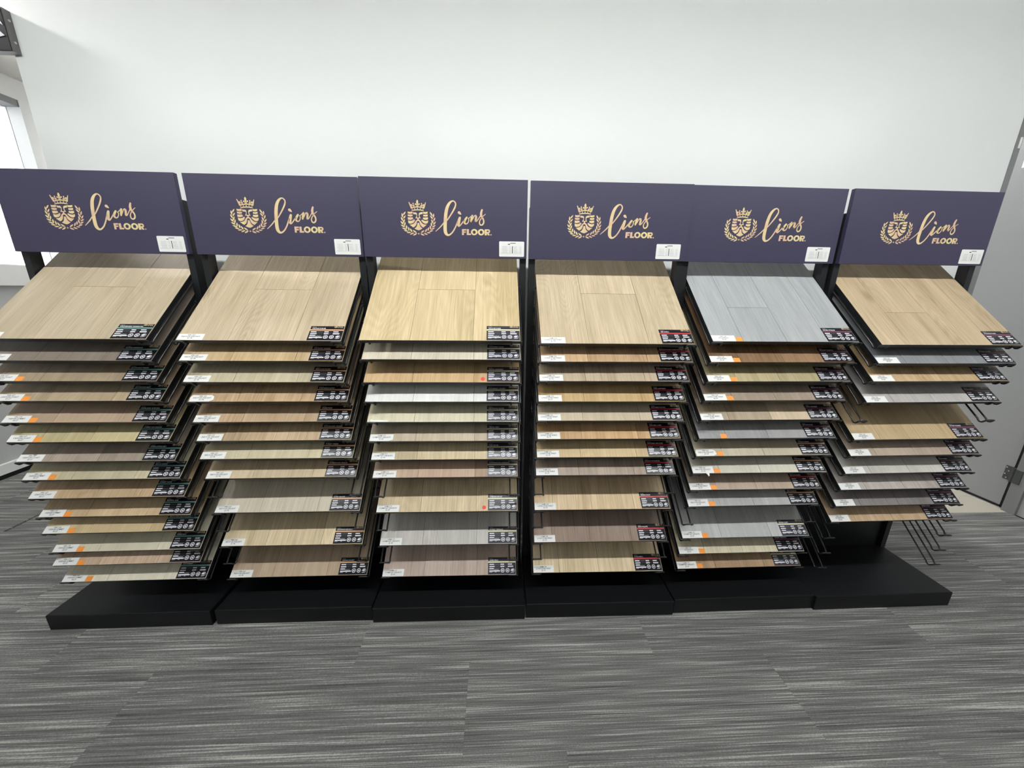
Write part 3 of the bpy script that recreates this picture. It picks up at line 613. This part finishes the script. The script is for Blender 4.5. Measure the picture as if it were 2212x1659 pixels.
def srgb_albedo(c, k):
    r, g, b = lin(c); y = 0.3 * r + 0.59 * g + 0.11 * b
    return tuple(min(0.92, (v * 0.84 + y * 0.16) * k) for v in (r, g, b))
prng = random.Random(21)
for ri, (rx, ry, ra) in enumerate(RACK):
    R = thing('display_rack', RACKLAB[ri], 'display rack', (rx, ry, 0), (0, 0, ra), 'black flooring sample racks')
    link('base_platform', ME_BASE, R)
    for s in (-1, 1): link('upright_post', ME_POST, R, (0.293 * s + 0.8 * HDX[ri], 0, 0))
    link('back_panel', ME_BACK, R); link('top_rail', ME_RAIL, R)
    hp = link('header_panel', ME_HEAD, R, (HDX[ri], 0, 0)); hp['label'] = 'navy header panel with gold logo'
    for nm, me in (('crest', ME_CREST), ('logo_lettering', ME_SCRIPT)):
        link(nm, me, hp, (0, -0.0008, HB), (math.pi / 2, 0, 0))
    dxs = (0.0, 0.0, 0.0, -0.014, -0.014, 0.0)[ri]
    link('info_sticker', ME_INFO, hp, (dxs, -0.0001, HB), (math.pi / 2, 0, 0))
    link('sticker_print', ME_INFOPRINT, hp, (dxs, -0.0003, HB), (math.pi / 2, 0, 0))
    Mr = Matrix.Translation((rx, ry, 0)) @ Matrix.Rotation(ra, 4, 'Z')
    def seat(z, dx=0.0, dy=0.0):           # origin of a board's local frame in rack coordinates
        return (dx, -0.2123 + dy + ST * BT, z - CT * BT)
    for z in [b[0] for b in B[ri]] + EMPTY[ri]:
        for me in ME_ARM: link('wire_arm', me, R, seat(z, ADX[ri]), (TILT, 0, 0))
    nb = len(B[ri])
    for bi, (z, dx, dy, dw, col, word, lay, tag, name, price, shape, org, gr) in enumerate(B[ri]):
        p = Mr @ Vector(seat(z, dx, dy))
        order = 'lowest' if bi == nb - 1 else ORD[bi]
        T = thing('sample_board', f'{word} board with {TAGWORD[tag]}, {order} on {WHERE[ri]}', 'sample board', p, (TILT, 0, ra + dw), 'flooring sample boards on the racks')
        T.rotation_mode = 'XYZ'
        link('board_core', ME_CORE, T)
        xs = [-BW] + [(-BW + 2 * BW * f) for f in LAYOUT[lay]] + [BW]
        for k in range(len(xs) - 1):
            spans = [(0.0, BL)]
            if lay in JOINT and JOINT[lay][0] == k: spans = [(0.0, JOINT[lay][1]), (JOINT[lay][1], BL)]
            for y0, y1 in spans:
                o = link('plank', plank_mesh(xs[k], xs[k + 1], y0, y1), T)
                var = 1 + (prng.random() - .5) * (.07 if bi == 0 else .2 if gr >= .9 else .12)
                if word == 'two tone beige': var *= (0.82, 0.86, 1.18, 1.1)[k]
                if word == 'dark brown': var *= (0.8, 1.0, 1.15, 0.85)[k]
                c = srgb_albedo(col, (0.86 + 0.26 * (1 - z / 1.145)) * var)  # lower boards get a lighter colour to offset the light's falloff
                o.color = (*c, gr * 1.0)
        st = link('spec_tag', TAGS[tag], T)
        link('tag_print', ME_TAGPRINT, st)
        link('small_logo', ME_SMALL, st, (tx(.835), ty(.245), ZP), (0, 0, 0)).scale = (0.092, 0.092, 0.092)
        link('name_print', text_mesh([name], 0.0068, M['print_white'], 0.0002, 'LEFT'), st, (tx(.05), ty(.205), ZP))
        link('code_print', text_mesh(['LF-%d%02d' % (ri + 21, bi + 11)], 0.0042, M['print_white'], 0.0, 'LEFT'), st, (tx(.05), ty(.105), ZP))
        if price or shape == 'strip':
            ps = link('price_sticker', ME_PRICE[shape], T)
            if price: link('price_print', PRICE_TXT[price], ps, ((PX0 + PX1) / 2, 0.0198, BT + 0.0008))
            if shape == 'tail': link('torn_flap', ME_FLAP, ps)
        if org: link('orange_sticker', ME_ORANGE, T)
        if ri == 2 and bi in (2, 8): link('red_dot_sticker', ME_DOT, T)
